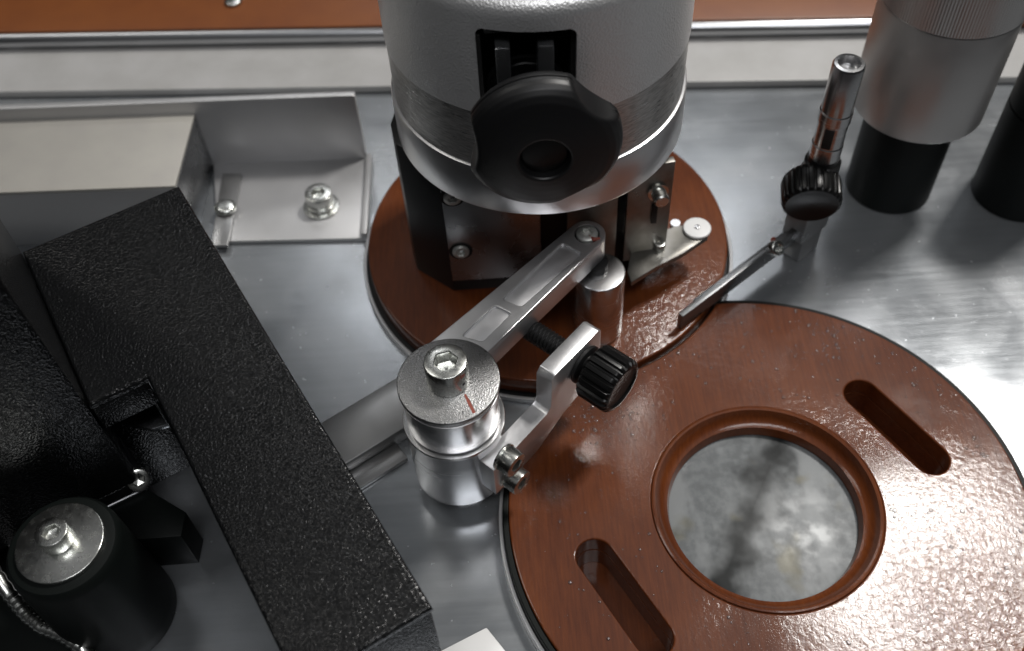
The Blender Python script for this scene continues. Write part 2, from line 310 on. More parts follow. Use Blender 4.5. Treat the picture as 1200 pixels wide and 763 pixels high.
# ------------------------------------------------------------------ rear rails
RI = RM.inverted(); ry = (RI @ P(450, 39.5, 8)).y; by = (RI @ P(450, 29.5, 13)).y
rl = thing('guide_rail', RO+RV*ry, 'long round metal rail lying along the light ledge in front of the brown board', 'rail')
rx = (RI @ P(1029, 29, 8)).x
bm = tube_bm([RM @ Vector((x, ry, 8)) for x in (-300, -100, 50, rx-1.2, rx)], [3.8, 3.8, 3.8, 3.8, 2.8], 20); fin('rod', bm, M_RAIL, rl)
for x in (-180, -20, 150): fin('foot', box_bm((x-4, ry-2, 4.1), (x+4, ry+2, 4.9)), M_SHEET, rl, RM)
bd = thing('board', RO+RV*by, 'orange brown laminated board along the back edge of the machine', 'board')
fin('panel', box_bm((-310, by, 6), (420, by+110, 13), .6), M_BOARD, bd, RM)
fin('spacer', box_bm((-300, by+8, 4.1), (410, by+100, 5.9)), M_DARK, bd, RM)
p = P(273, 1, 14); lathe('screw', rounded(4.2, 0, 2.0, 1.2), M_ZINC, bd, Matrix.Translation((p.x, p.y, 12.9)), 32)
# ------------------------------------------------------------------ brown discs
FC = Vector((75.9, 146.9)); FR = 80.9; FZ = 8.6
BC = Vector((15.5, 266.1)); BR = 68.6; BZ = 10.0
def cut_circle(c, r, c2, r2, n=240):         # circle c,r with the bite of circle c2,r2 taken out
    d = c2-c; D = d.length; a = (r*r-r2*r2+D*D)/(2*D); t0 = math.atan2(d.y, d.x); t = math.acos(max(-1, min(1, a/r)))
    pts = [(c.x+r*math.cos(t0+t+(2*PI-2*t)*i/n), c.y+r*math.sin(t0+t+(2*PI-2*t)*i/n)) for i in range(n+1)]
    s0 = math.atan2(c.y-c2.y, c.x-c2.x); h = math.sqrt(max(0, r*r-a*a)); s = math.asin(min(1, h/r2)); m = 40
    for i in range(1, m): q = s0-s+2*s*i/m; pts.append((c2.x+r2*math.cos(q), c2.y+r2*math.sin(q)))
    # orient the bite arc so that it runs back to the start
    if (Vector(pts[n+1])-Vector(pts[n])).length > (Vector(pts[-1])-Vector(pts[n])).length: pts[n+1:] = pts[n+1:][::-1]
    return pts
fd = thing('front_disc', (FC.x, FC.y, 0), 'wet glossy brown disc with a round central hole and two oblong slots', 'disc')
sl = [(P(1010, 462, FZ), P(1091, 537, FZ)), (P(697, 652, FZ), P(766, 747, FZ))]
plate('disc_plate', [cut_circle(FC, FR, BC, BR+1.6), circ(FC.x, FC.y, 35.9)] + [stadium(a, b, 5.8) for a, b in sl], 1.0, FZ, M_BROWN, fd, .6)
for a, b in sl: plate('slot_sleeve', [stadium(a, b, 7.0), stadium(a, b, 5.75)], -7.9, .95, M_BROWN, fd, .05)
plate('base_layer', [circ(FC.x, FC.y, 67), circ(FC.x, FC.y, 30.6)], -9.4, -8.0, M_BROWN, fd, .2)
plate('black_edging', [cut_circle(FC, FR+1.9, BC, BR+1.3), cut_circle(FC, FR+.05, BC, BR+1.62)], 2.2, FZ-1.0, M_RUBBER, fd, .3)
prof = [(35.85, 3.2), (35.9, FZ-.1), (35.7, FZ+.35), (35.2, FZ+.5), (34.6, FZ+.3), (34.2, FZ-.5), (33.7, FZ-1.6), (32.9, FZ-2.8), (31.8, FZ-3.7), (31.0, FZ-4.0), (30.5, FZ-4.2), (30.3, FZ-4.8), (29.7, 1.1), (30.2, .6), (32, .6)]
lathe('hub_ring', prof, M_BROWN, fd, Matrix.Translation((FC.x, FC.y, 0)), 128, cap0=False, cap1=False)
rr = FR+2.6
plate('gap_shade', [cut_circle(FC, FR+1.9, BC, BR+1.0), cut_circle(FC, FR-4, BC, BR+4)], .1, .8, M_DARK, fd, .05)  # near-black ring laid on the table; its colour paints the gap's shade
plate('edge_rim', [cut_circle(FC, FR+3.3, BC, BR+.5), cut_circle(FC, FR+2.1, BC, BR+1.0)], .1, 4.2, M_EDGE, fd, .3)
tag(lathe('backing_plate', rounded(30.1, -9, .55, .1), M_MOTTLE, None, Matrix.Translation((FC.x, FC.y, 0)), 96), 'round mottled wet metal plate seen through the central hole of the front disc', 'plate')
rd = thing('rear_disc', (BC.x, BC.y, 0), 'brown disc underneath the big silver head', 'disc')
lathe('disc_plate', rounded(BR, 2.2, BZ, .7), M_BROWN, rd, Matrix.Translation((BC.x, BC.y, 0)), 192)
plate('edge_rim', [cut_circle(BC, BR+2.9, FC, FR-6), cut_circle(BC, BR+1.6, FC, FR-6)], .1, 2.5, M_SHEET, rd, .3)
plate('gap_shade', [cut_circle(BC, BR+1.55, FC, FR-6), cut_circle(BC, BR-4, FC, FR-12)], .1, .7, M_DARK, rd, .05)  # flat dark ring, painted shade of the gap round the rear disc
# water droplets on the front disc
bm = bmesh.new()
def in_slot(x, y):
    for a, b in sl:
        a2, b2 = Vector(a[:2]), Vector(b[:2]); t = max(0, min(1, (Vector((x, y))-a2).dot(b2-a2)/(b2-a2).length_squared))
        if (a2+(b2-a2)*t-Vector((x, y))).length < 6.2: return True
    return False
clusters = [P(x, y, FZ) for x, y in [(700, 490), (720, 500), (690, 505), (705, 495), (730, 488), (715, 478), (975, 400), (985, 395), (960, 385), (940, 420), (1000, 395), (880, 365), (850, 380), (1120, 470), (1090, 445), (1150, 520), (800, 420), (1060, 600), (1120, 620), (1050, 420), (900, 440)]]
n = 0
while n < 1200:
    if random.random() < .62:
        c = random.choice(clusters); a = random.gauss(0, 6); q = random.gauss(0, 5); x, y = c.x+a, c.y+q
    else:
        t = random.random()*2*PI; q = math.sqrt(random.random())*(FR-2); x, y = FC.x+q*math.cos(t), FC.y+q*math.sin(t)
    d = math.hypot(x-FC.x, y-FC.y)
    if d > FR-1.5 or d < 37 or in_slot(x, y) or math.hypot(x-BC.x, y-BC.y) < BR+3: continue
    r = min(.8, .13+random.expovariate(6.5)); h = r*.55
    rows = []
    for k in range(3):
        f = PI/2*k/3; rows.append([bm.verts.new((x+r*math.cos(f)*math.cos(2*PI*i/8), y+r*math.cos(f)*math.sin(2*PI*i/8), FZ-.02+h*math.sin(f))) for i in range(8)])
    for a, b in zip(rows, rows[1:]): ring_faces(bm, a, b)
    tp = bm.verts.new((x, y, FZ-.02+h))
    for i in range(8): bm.faces.new((rows[-1][i], rows[-1][(i+1) % 8], tp))
    n += 1
dr = fin('water_droplets', bm, M_WATER, None, None, 80); dr['kind'] = 'stuff'; tag(dr, 'tiny water droplets scattered over the wet front disc', 'water')
# ------------------------------------------------------------------ silver head
HC = Vector((13.6, 262.5)); HR = 47.2; RZ0, RZ1 = 73, 90
hd = thing('silver_head', (HC.x, HC.y, BZ), 'large cylindrical silver head with a black clamping knob, standing over the rear disc', 'machine head')
HM = Matrix.Translation((HC.x, HC.y, 0))
lathe('ring', [(30, RZ0+.2), (HR-1.5, RZ0), (HR-.3, RZ0+.4), (HR, RZ0+1), (HR, RZ1-.8), (HR-.3, RZ1-.1), (HR-1.2, RZ1+.2), (30, RZ1+.2)], M_RING, hd, HM, 160, cap0=False, cap1=False)
lathe('scuffed_band', [(HR-1.6, RZ1), (HR-1.0, RZ1+.3), (HR-.9, 110.8), (HR-1.2, 110.8)], M_SCUFF, hd, HM, 160, cap0=False, cap1=False)
prof = [(20, 110.6), (HR-1.6, 110.6), (HR-.6, 111), (HR-.55, 143)] + [(HR-.55-5+5*math.cos(PI/2*i/8), 143+5*math.sin(PI/2*i/8)) for i in range(1, 9)] + [(20, 150)]
body = lathe('body', prof, M_HAMMER, hd, HM, 160)
# rectangular window cut into the body for the clamp
sw0, sw1, sz0, sz1 = -4.6, 21.4, 92, 139.5
cb = bmesh.new(); cb = prism_bm([(sw0, sz0), (sw1, sz0), (sw1, sz1), (sw0, sz1)], 0, 34, 0)
vert_e = [e_ for e_ in cb.edges if abs(e_.verts[0].co.z-e_.verts[1].co.z) > 1]
bmesh.ops.bevel(cb, geom=vert_e, offset=2.2, segments=5, profile=.5, affect='EDGES')
def cutter(bmx, target):
    me = bpy.data.meshes.new('k'); bmesh.ops.recalc_face_normals(bmx, faces=bmx.faces); bmx.to_mesh(me); bmx.free()
    me.transform(Matrix(((1, 0, 0, 0), (0, 0, -1, 0), (0, 1, 0, 0), (0, 0, 0, 1))))      # (x, z, depth) -> world, depth along -y
    me.transform(Matrix.Translation((0, 235, 0))); me.transform(Matrix.Translation(-hd.location/S)); me.transform(Matrix.Scale(S, 4))
    k = bpy.data.objects.new('k', me); SC.collection.objects.link(k); k.location = hd.location
    for tg in target:
        md = tg.modifiers.new('b', 'BOOLEAN'); md.operation = 'DIFFERENCE'; md.object = k; md.solver = 'EXACT'
        bpy.context.view_layer.update(); dg = bpy.context.evaluated_depsgraph_get(); me2 = bpy.data.meshes.new_from_object(tg.evaluated_get(dg))
        tg.modifiers.clear(); tg.data = me2
    bpy.data.objects.remove(k)
cutter(cb, [body])
# near-black sheets added inside the window, its shade put into their colour
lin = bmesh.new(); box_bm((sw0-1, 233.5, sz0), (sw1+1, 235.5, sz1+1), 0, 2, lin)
fin('window_shade_back', lin, M_DARK, hd)
for x0, x1, nm in ((sw0+.05, sw0+1.2, 0), (sw1-1.2, sw1-.05, 1)): fin('window_shade', box_bm((x0, 219.5, sz0+2.5), (x1, 234, sz1-2.6)), M_DARK, hd)
fin('window_shade', box_bm((sw0+2.3, 218.2, sz1-1.1), (sw1-2.3, 234, sz1-.05)), M_DARK, hd)
for x0, x1 in ((.2, 4.2), (11.2, 15.6)): fin('clamp_lug', box_bm((x0, 216.0, 104), (x1, 231, 135.0), .5), M_PLATE, hd)
lathe('clamp_washer', [(10.0, 0), (10.9, .5), (10.9, 2), (10.2, 2.4), (9.6, 2.0), (8.4, 2.0), (8, 2.4), (6, 2.4)], M_BPLAST, hd, Matrix.Translation((8.2, 227, 115)) @ Matrix.Rotation(PI/2, 4, 'X'), 48)
KX, KZ = 11.4, 115.0
def kn(y): return Matrix.Translation((KX, y, KZ)) @ Matrix.Rotation(PI/2, 4, 'X')      # local z -> -y
lathe('clamp_shaft', [(3.9, -2), (3.9, 12)], M_BLACK, hd, kn(222), 40)
lathe('clamp_collar', [(5.6, 0), (6.6, .8), (6.6, 4), (7.4, 4.6), (7.4, 6.5), (5.5, 7)], M_BPLAST, hd, kn(218.5), 48)
scal = [math.radians(a) for a in (46, 176, 300)]
def rcut(a):
    best = 99
    for s_ in scal:
        d = (a-s_+PI) % (2*PI)-PI; D, rho = 36.5, 19
        if abs(d) < math.asin(rho/D): q = D*math.cos(d)-math.sqrt(rho*rho-(D*math.sin(d))**2); best = min(best, q)
    return best
def krm(r, z, a):
    c = rcut(a)
    if r < 9 or c > 60: return r
    k = 1.2; h = max(0, min(1, .5+.5*(r-c)/k)); return r*(1-h)+c*h-k*h*(1-h)
kp = [(.01, 0), (8, 0), (14, .4), (18.6, .8), (20.2, 1.6), (20.9, 2.8), (21.1, 4.0), (21.1, 4.3), (20.75, 4.5), (20.75, 4.75), (21.1, 4.95), (21.05, 6), (20.7, 7.2), (20.0, 8.4), (18.8, 9.5), (17, 10.5), (14.5, 11.3), (12, 11.9), (9.5, 12.35), (7.4, 12.6), (6.9, 12.5), (6.6, 12.1), (6.5, 10.2), (6.2, 9.9), (.01, 9.8)]
kp = [(a_[0]+(b_[0]-a_[0])*i/5, a_[1]+(b_[1]-a_[1])*i/5) for a_, b_ in zip(kp, kp[1:]) for i in range(5)] + [kp[-1]]
kb = fin('star_knob', lathe_bm(kp, 240, krm), M_BPLAST, hd, kn(207.5), 28)
lathe('cap', rounded(6.2, 9.85, 10.5, .4), M_BGLOSS, kb, kn(207.5), 48)
# mounting block and plates below the ring
fin('column', prism_bm([(-36, 262), (-34, 252), (-20.5, 240.5), (34, 240.5), (52, 248), (54, 290), (-30, 290)], BZ+.1, RZ0, .4), M_BLACK, hd)
fp = fin('front_plate', box_bm((-20.3, 237.5, BZ+9), (12, 240.4, RZ0-.5), .4), M_PLATE, hd)
for q in ((530, 231), (540, 294)):
    c = PY(*q, 237.5); fin('screw', screw_bm(2.9, 1.3, hexr(1.5), 1, 0, 48), M_DULL, fp, ax((c.x, 237.6, c.z), (0, -1, 0)))
    lathe('screw_seat', [(3.0, 0), (4.1, 0), (4.1, .25), (3.0, .25)], M_DARK, fp, ax((c.x, 237.55, c.z), (0, -1, 0)), 32, cap0=False, cap1=False)
fin('side_plate', box_bm((21, 238.4, BZ+6), (38.0, 241.5, RZ0-.3), .3), M_WORN, hd)
rpl = fin('hinge_plate', prism_bm([(41.2, 239), (56.6, 241.5), (56.2, 244.2), (41.2, 241.6)], BZ+12, RZ0-6, .3), M_WORN, hd)
c = PY(771, 226, 239.5); lathe('bolt', [(3.6, 0), (3.6, 1), (2.6, 1.2), (2.6, 5), (2.2, 5.5), (.01, 5.6)], M_ZINC, rpl, ax((c.x, c.y+.9, c.z), (.15, -1, 0)), 32)
fin('slot_hole', box_bm((c.x-1.4, 239.6, c.z-15), (c.x+.6, 240.1, c.z-6), .2), M_DARK, rpl)
LZ = 26
la = [P(735, 318, LZ), P(740, 331, LZ), P(768, 313, LZ), P(800, 297, LZ), P(830, 277, LZ), P(826, 262, LZ), P(806, 262, LZ), P(790, 266, LZ), P(770, 272, LZ), P(741, 287, LZ)]
lat = fin('latch_arm', prism_bm([(q.x, q.y) for q in la], LZ-2.2, LZ, .3), M_WORN, hd)
c = P(817, 267, LZ+1); lathe('washer', rounded(5.0, LZ+.05, LZ+1.3, .4), M_WHITE, lat, Matrix.Translation((c.x, c.y, 0)), 40)
lathe('pin', rounded(1.0, LZ+1.3, LZ+1.8, .2), M_STEEL, lat, Matrix.Translation((c.x, c.y, 0)), 16)
c = P(773, 286, LZ+2); fin('screw', screw_bm(2.2, 3, hexr(1.2), 1.2, 0, 36), M_ZINC, lat, Matrix.Translation((c.x, c.y, LZ)))
for q in ((756, 294), (790, 274)):
    c = P(*q, LZ-8); lathe('stand_off', [(1.8, BZ), (1.8, LZ-2.1)], M_STEEL, lat, Matrix.Translation((c.x, c.y, 0)), 20)
# ------------------------------------------------------------------ pivot post, bracket and stop screw
AX = Vector((-19.4, 168.2)); AM = Matrix.Translation((AX.x, AX.y, 0)); BARZ = 7.5
pv = thing('pivot_post', (AX.x, AX.y, BARZ), 'short turned steel post carrying a stepped side bracket, beside the front disc', 'post')
lathe('post_body', [(13, BARZ), (14.2, BARZ+.2), (15, BARZ+1), (15.15, 36.6), (15.5, 37.1), (15.6, 37.6), (15.4, 38.1), (14.6, 38.2), (14.1, 38.2)], M_STEEL, pv, AM, 96)
BLZ, BTZ = 33.5, 50.0
BO = P(561, 539, BLZ); BO.z = 0; BU = P(687, 373, BTZ)-BO; BU.z = 0; BL_ = BU.length; BU.normalize(); BN = Vector((BU.y, -BU.x, 0))
def PN(x, y, n):                             # photo pixel -> (s, z) on the plane at offset n from the bracket's inner face
    d = CAM_R @ Vector(((x-600)/F_PX, -(y-381.5)/F_PX, -1)); c = Vector((0, 0, CAM_Z)); t = ((BO-c).dot(BN)+n)/d.dot(BN); q = c+d*t; return (q-BO).dot(BU), q.z
Lx = BL_; st = Lx-24.5
pf = [(0, 18.5), (20, 18.5), (33, 25), (Lx-1.5, 27), (Lx, 28.5), (Lx, BTZ-1.4), (Lx-1.4, BTZ), (st+1.8, BTZ), (st, BTZ-1.8), (st, BLZ+2.4), (st-.8, BLZ+.8), (st-2.4, BLZ), (0, BLZ)]
MB = Matrix((( BU.x, 0, BN.x, BO.x), (BU.y, 0, BN.y, BO.y), (0, 1, 0, 0), (0, 0, 0, 1)))    # (s, z, n) -> world
br = fin('bracket', prism_bm(pf, 0, 5.9, .35), M_ALU, pv, MB)
for s_, z_ in (PN(600, 542, 9.5), PN(607, 563, 9.5)):
    o = BO+BU*s_+BN*5.9+Vector((0, 0, z_)); lathe('washer', rounded(4.5, 0, .8, .2), M_ZINC, br, ax(o, BN), 40)
    fin('cap_screw', screw_bm(4.1, 4.6, hexr(2.2), 2.4, .18, 72), M_ZINC, br, ax(o+BN*.8, BN))
SZ = 42.0; SS = Lx-9.5
so = BO+BU*SS+Vector((0, 0, SZ))
ts = fin('stop_screw', thread_bm(3.7, .75, 1.35, 25.5), M_BLACK, pv, ax(so-BN*19, BN))
lathe('lock_nut', [(4.2, 0), (6.2, .3), (6.6, .7), (6.6, 1.6), (6, 2), (4.2, 2.1)], M_BPLAST, ts, ax(so+BN*6, BN), 40)
lathe('neck', [(4.6, 0), (4.6, 6)], M_BGLOSS, ts, ax(so+BN*7, BN), 40)
kprof = [(.01, 0), (6.5, 0), (8.7, .9), (9.2, 1.6), (9.2, 10.4), (8.9, 11.3), (8.0, 12.0), (7.2, 12.1), (6.8, 11.5), (.01, 11.2)]
fin('thumb_knob', ribbed_bm(kprof, 22, .75, flat=(0, 12.0, 12.1, 11.5, 11.2)), M_BGLOSS, ts, ax(so+BN*9.3, BN))
# ------------------------------------------------------------------ swing lever
lv = thing('swing_lever', (AX.x, AX.y, 38.3), 'machined aluminium lever with two shallow pockets, clamped on the turned post', 'lever')
lathe('hub', [(13.0, 38.4), (13.9, 38.6), (14.1, 39.2), (14.1, 52.6), (14.6, 53.0), (14.6, 53.8), (13.6, 54.2), (13.6, 55.2)], M_STEEL, lv, AM, 96)
wz = 57.0
lathe('washer', rounded(15.0, 55.3, wz, .35), M_BLAST, lv, AM, 96)
cs = fin('cap_screw', screw_bm(6.25, 9.3, hexr(3.5), 4.6, 0, 96), M_ZINC, lv, Matrix.Translation((AX.x, AX.y, wz)) @ Matrix.Rotation(.25, 4, 'Z'))
# red paint mark across washer and screw
a = P(545, 462, wz); b = P(556, 484, wz); d = (b-a).normalized(); nn = Vector((-d.y, d.x, 0))*.5
pm = bmesh.new(); vs_ = [pm.verts.new((q.x, q.y, wz+.04)) for q in (a-nn*.7, a+d*3-nn*1.1, b-nn, b+nn*.8, a+d*2.5+nn*.8, a+nn*.5)]; pm.faces.new(vs_); fin('paint_mark', pm, M_RED, lv)
t = math.atan2(a.y-AX.y, a.x-AX.x)+.12
pm = bmesh.new(); q0 = []
for da in (-.14, .0, .14): q0.append([pm.verts.new((AX.x+6.32*math.cos(t+da), AX.y+6.32*math.sin(t+da), wz+z_)) for z_ in (8.3-(da+.14)*2, 6.6)])
for u, v in zip(q0, q0[1:]): pm.faces.new((u[0], v[0], v[1], u[1]))
fin('paint_mark', pm, M_RED, cs)
lathe('punch_hole', rounded(.55, 0, .12, .05), M_DARK, cs, ax((AX.x+6.2*math.cos(t), AX.y+6.2*math.sin(t), wz+3.4), (math.cos(t), math.sin(t), 0)), 16)
LT, LB = 53.0, 43.6
le = P(688, 274, LT); l0, l1 = P(497, 407, LT), P(672, 263, LT); r0, r1 = P(563, 421, LT), P(713, 289, LT)
er = 6.0
ea = math.atan2((l1-l0).y, (l1-l0).x)+PI/2; eb = math.atan2((r1-r0).y, (r1-r0).x)-PI/2
arc = [(le.x+er*math.cos(eb+(ea-eb)*i/18), le.y+er*math.sin(eb+(ea-eb)*i/18)) for i in range(19)]
out = [(l0.x, l0.y), (r0.x, r0.y)] + arc
arm_o = [(q[0], q[1]) for q in out]
def lpx(*q): return [tuple(P(x, y, LT)[:2]) for x, y in q]
def ccw(poly):
    A = sum(poly[i-1][0]*poly[i][1]-poly[i][0]*poly[i-1][1] for i in range(len(poly))); return poly if A > 0 else poly[::-1]
pk1 = inset(ccw(lpx((540, 394), (580, 357), (600, 367), (566, 401))), .2, 1.2)
pk2 = inset(ccw(lpx((588, 351), (659, 284), (683, 297), (611, 360))), .2, 1.2)
arm = fin('arm_core', prism_bm(arm_o, LB, LT-1.0, .5), M_ALU, lv)
plate('arm_rim', [ccw(arm_o), pk1, pk2, circ(le.x, le.y, 4.1, 48)], LT-.98, LT, M_ALU, lv, .35)
lathe('screw_seat', [(3.2, LT-.95), (4.05, LT-.95), (4.05, LT-.85), (3.2, LT-.85)], M_DARK, lv, Matrix.Translation((le.x, le.y, 0)), 40, cap0=False, cap1=False)
tsn = fin('torx_screw', screw_bm(3.55, 1.7, torxr(1.9), 1.2, 0, 96, .35), M_DULL, lv, Matrix.Translation((le.x, le.y, LT-.9)))
a = P(690, 277, LT+.3); b = P(703, 279, LT+.3)
pm = tube_bm([(a.x, a.y, LT+.25), (a.x*.6+b.x*.4, a.y*.6+b.y*.4-1.0, LT+.2), (b.x, b.y, LT+.15)], [.4, .75, .4], 8); fin('paint_mark', pm, M_RED, tsn)
rc = P(703, 318, 41); RRM = Matrix.Translation((rc.x, rc.y, 0))
lathe('spacer', [(4.0, 40), (4.0, LB+.3)], M_BLACK, lv, Matrix.Translation((rc.x*.7+le.x*.3, rc.y*.7+le.y*.3, 0)), 32)
lathe('roller', rounded(8.5, BZ+.4, 41, .5), M_STEEL, lv, RRM, 64)
# ------------------------------------------------------------------ slide bar under the post
p1, p2, p3 = P(380, 493, BARZ), P(462, 444, BARZ), P(409, 541, BARZ)
u = Vector(((p2-p1).x, (p2-p1).y, 0)).normalized(); v = Vector((-u.y, u.x, 0)); wd = (p1-p3).dot(v)
sb = thing('slide_bar', (p1.x, p1.y, 0), 'flat machined steel bar running from under the black cover to the post', 'bar')
MS = Matrix(((u.x, v.x, 0, p1.x), (u.y, v.y, 0, p1.y), (0, 0, 1, 0), (0, 0, 0, 1)))
fin('bar', box_bm((-18, -wd, .1), (47, 0, BARZ), .5), M_STRIP, sb, MS)
fin('base_strip', box_bm((-14, -wd-7.5, .1), (16, -wd-.1, 2.0), .3), M_STRIP, sb, MS)
lathe('foot', [(11, .1), (11, BARZ+.1)], M_STRIP, pv, AM, 48)
# ------------------------------------------------------------------ black cover at the left
CZt = 70
A, B, C, D, E_ = P(209, 217, CZt), P(507, 712, CZt), P(25, 290, CZt), P(100, 471, CZt), P(174, 446, CZt)
u = Vector(((B-A).x, (B-A).y, 0)).normalized(); v = Vector((u.y, -u.x, 0))          # v points left
def uv(q): q = Vector((q.x-A.x, q.y-A.y, 0)); return q.dot(u), q.dot(v)
MC = Matrix(((u.x, v.x, 0, A.x), (u.y, v.y, 0, A.y), (0, 0, 1, 0), (0, 0, 0, 1)))
LBm = uv(B)[0]; cu_, cv = uv(C); du, dv = uv(D); eu, ev = uv(E_)
cvm = (cv+dv)/2; eum = (du+eu)/2
cover = thing('black_cover', (A.x, A.y, 0), 'black wrinkle coated metal cover with a rectangular notch, left of the post', 'cover')
plate('top_plate', [ccw([(0, 0), (LBm, 0), (LBm, ev+.3), (eum, ev), (eum, cvm), (0, cvm)])], CZt-3, CZt, M_POWDER, cover, 1.0, MC)
fin('side_wall', box_bm((.8, .3, 25), (LBm-1, 2.5, CZt-2.9), .3), M_POWDER, cover, MC)
fin('end_wall', box_bm((LBm-2.9, .4, 2), (LBm-.3, ev, CZt-2.9), .3), M_POWDER, cover, MC)
fin('back_wall', box_bm((.4, 2.6, 2), (2.6, cvm, CZt-2.9), .3), M_POWDER, cover, MC)
fin('lower_wall', box_bm((eum-18, ev+2, .3), (eum-15.5, cvm-.2, CZt-9.3), .3), M_POWDER, cover, MC)
fin('notch_wall', box_bm((eum-2.7, ev+.2, 57), (eum-.3, cvm-.2, CZt-2.9), .3), M_POWDER, cover, MC)
fin('inner_light_block', box_bm((eum+.2, ev-2.7, .6), (LBm-3, ev-.4, CZt-2.9), .3), M_POWDER, cover, MC)  # carried down to the table to block lamp light from the floor
tw = thing('black_tower', tuple(MC @ Vector((eum/2, cvm+30, 0))), 'tall black coated housing rising at the left end of the notched cover', 'housing')
fin('housing_wall', box_bm((-.5, cvm+.1, 27), (eum+.2, cvm+70, 200), 2.0), M_POWDER, tw, MC)
c = P(2, 528, 40); lathe('motor', [(18, 18), (19, 19), (19, 27.1)], M_BLACK, tw, Matrix.Translation((c.x, c.y, 0)), 64)
fin('stand', box_bm((8, cvm+30, .2), (28, cvm+60, 26.9), .5), M_BLACK, tw, MC)
# dark bracket with bolt in the notch
nb = thing('notch_bracket', tuple(MC @ Vector((eum+20, ev+8, 0))), 'small dark folded bracket with a bolt, in the shadow of the cover notch', 'bracket')
def npx(z, *q): return [tuple(P(x, y, z)[:2]) for x, y in q]
fin('upright', prism_bm(ccw(npx(25, (138, 492), (178, 465), (190, 472), (150, 500))), .2, 27, .3), M_BLACK, nb)
wdg = [P(137, 493, 40), P(182, 474, 40), P(197, 497, 40), P(178, 503, 40)]
fin('tongue', prism_bm(ccw([(q.x, q.y) for q in wdg]), 38, 40, .3), M_PLATE, nb)
fl = npx(20, (122, 596), (172, 572), (178, 562), (172, 548)); o = bmesh.new()
bmw = tube_bm([(q[0], q[1], 20) for q in fl], .5, 8); fin('folded_edge', bmw, M_PLATE, nb)
fin('fold_shade_block', prism_bm(ccw(npx(19.6, (123, 597), (173, 573), (218, 600), (212, 628), (136, 634))), .2, 19.4, .4), M_RUBBER, nb)  # black block enlarged to paint the floor dark below the folded edge
c = P(158, 556, 22); hx = bmesh.new(); fin('bolt', screw_bm(3.6, 6, hexr(2.0), 2, .1, 48), M_ZINC, nb, ax((c.x, c.y, 20), (.35, -.5, .6)))
lathe('stud', [(2, .2), (2, 20.5)], M_BLACK, nb, Matrix.Translation((c.x, c.y, 0)), 16)
# ------------------------------------------------------------------ rubber buffer, hose, white block
bz = 48; bc = P(72, 638, bz)
bf = thing('rubber_buffer', (bc.x, bc.y, 0), 'black rubber buffer with a steel washer and socket screw on top', 'buffer')
BMm = Matrix.Translation((bc.x, bc.y, 0))
lathe('rubber_body', [(16.6, .2), (17, 1), (16.9, 6), (15.6, 44), (15.2, 46.6), (14.3, 47.7), (12.5, bz), (.01, bz)], M_RUBBER, bf, BMm, 72)
lathe('washer', rounded(11.9, bz+.05, bz+1.6, .3), M_ZINC, bf, BMm, 64)
fin('cap_screw', screw_bm(4.4, 5.4, hexr(2.4), 2.6, .14, 80), M_ZINC, bf, Matrix.Translation((bc.x-.3, bc.y+.5, bz+1.6)) @ Matrix.Rotation(.4, 4, 'Z'))
hs = [P(-20, 650, 30), P(10, 695, 24), P(30, 720, 20), P(48, 735, 18), P(75, 745, 16), P(100, 763, 14), P(125, 800, 10)]
hp = [];
for i in range(len(hs)-1):
    for k in range(8): hp.append(hs[i].lerp(hs[i+1], k/8))
hz = thing('braided_hose', tuple(hs[-1]), 'thin braided metal hose beside the rubber buffer', 'hose')
fin('hose', tube_bm(hp, [1.9+.35*(i % 2) for i in range(len(hp))], 12), M_ZINC, hz)
tr = thing('thin_rod', tuple(P(30, 700, 10)), 'thin pale rod leaning behind the rubber buffer', 'rod')
fin('rod', tube_bm([P(-2, 590, 34), P(14, 632, 28), P(30, 700, 18)], 1.3, 10), M_SHEET, tr)
jb = fin('shade_block', prism_bm(ccw(npx(8, (-120, 585), (28, 585), (60, 680), (84, 760), (100, 860), (-120, 860))), .2, 8, .6), M_RUBBER); tag(jb, 'low black slab below the braided hose, added to keep the corner dark', 'box')  # black slab added over the table to keep this corner dark
q = [P(498, 772, 6), P(570, 735, 6), P(600, 772, 6), P(560, 815, 6)]
wb = fin('white_block', prism_bm(ccw([(k.x, k.y) for k in q]), .1, 6, .4), M_WHITE); tag(wb, 'small white plastic block lying on the table next to the front disc', 'block')
# ------------------------------------------------------------------ guide rod with thumb screw and blade
ro = Vector((110.5, 253.5, 0))
gr = thing('guide_holder', ro, 'upright steel rod with a black thumb screw holding a thin guide blade', 'holder')
GM = Matrix.Translation(ro)
lathe('rod', [(4.4, 30), (4.6, 30.4), (4.6, 54), (5.2, 54.3), (5.3, 60), (5.0, 60.4), (5.0, 69.5), (5.4, 70), (5.4, 74), (5.1, 74.4), (5.1, 92), (4.7, 92.7), (3.6, 92.8), (3.4, 90), (.01, 89.8)], M_STEEL, gr, GM, 48)
wa = Vector((-.45, -.9, 0)).normalized(); fin('slot', box_bm((-1.6, -.6, -4.2), (1.6, .5, 4.2), .3), M_DARK, gr, Matrix.Translation(ro+wa*4.6+Vector((0, 0, 65))) @ Matrix.Rotation(math.atan2(wa.y, wa.x)+PI/2, 4, 'Z'))
kd = Vector((-.16, -1, -.16)).normalized(); kc = P(951, 234, 42); kc0 = kc-kd*5
lathe('clamp_boss', [(6.2, 36), (6.2, 51.5), (5.4, 52.2), (5.4, 54)], M_BLACK, gr, GM, 48)
lathe('screw_shank', [(3, 0), (3, 16)], M_BLACK, gr, ax(kc0-kd*10, kd), 24)
kprof2 = [(.01, 0), (6.0, 0), (8.8, .8), (9.9, 2.2), (10.3, 4), (10.3, 10.5), (9.9, 12), (8.9, 12.8), (7.9, 12.6), (6, 11.9), (.01, 11.5)]
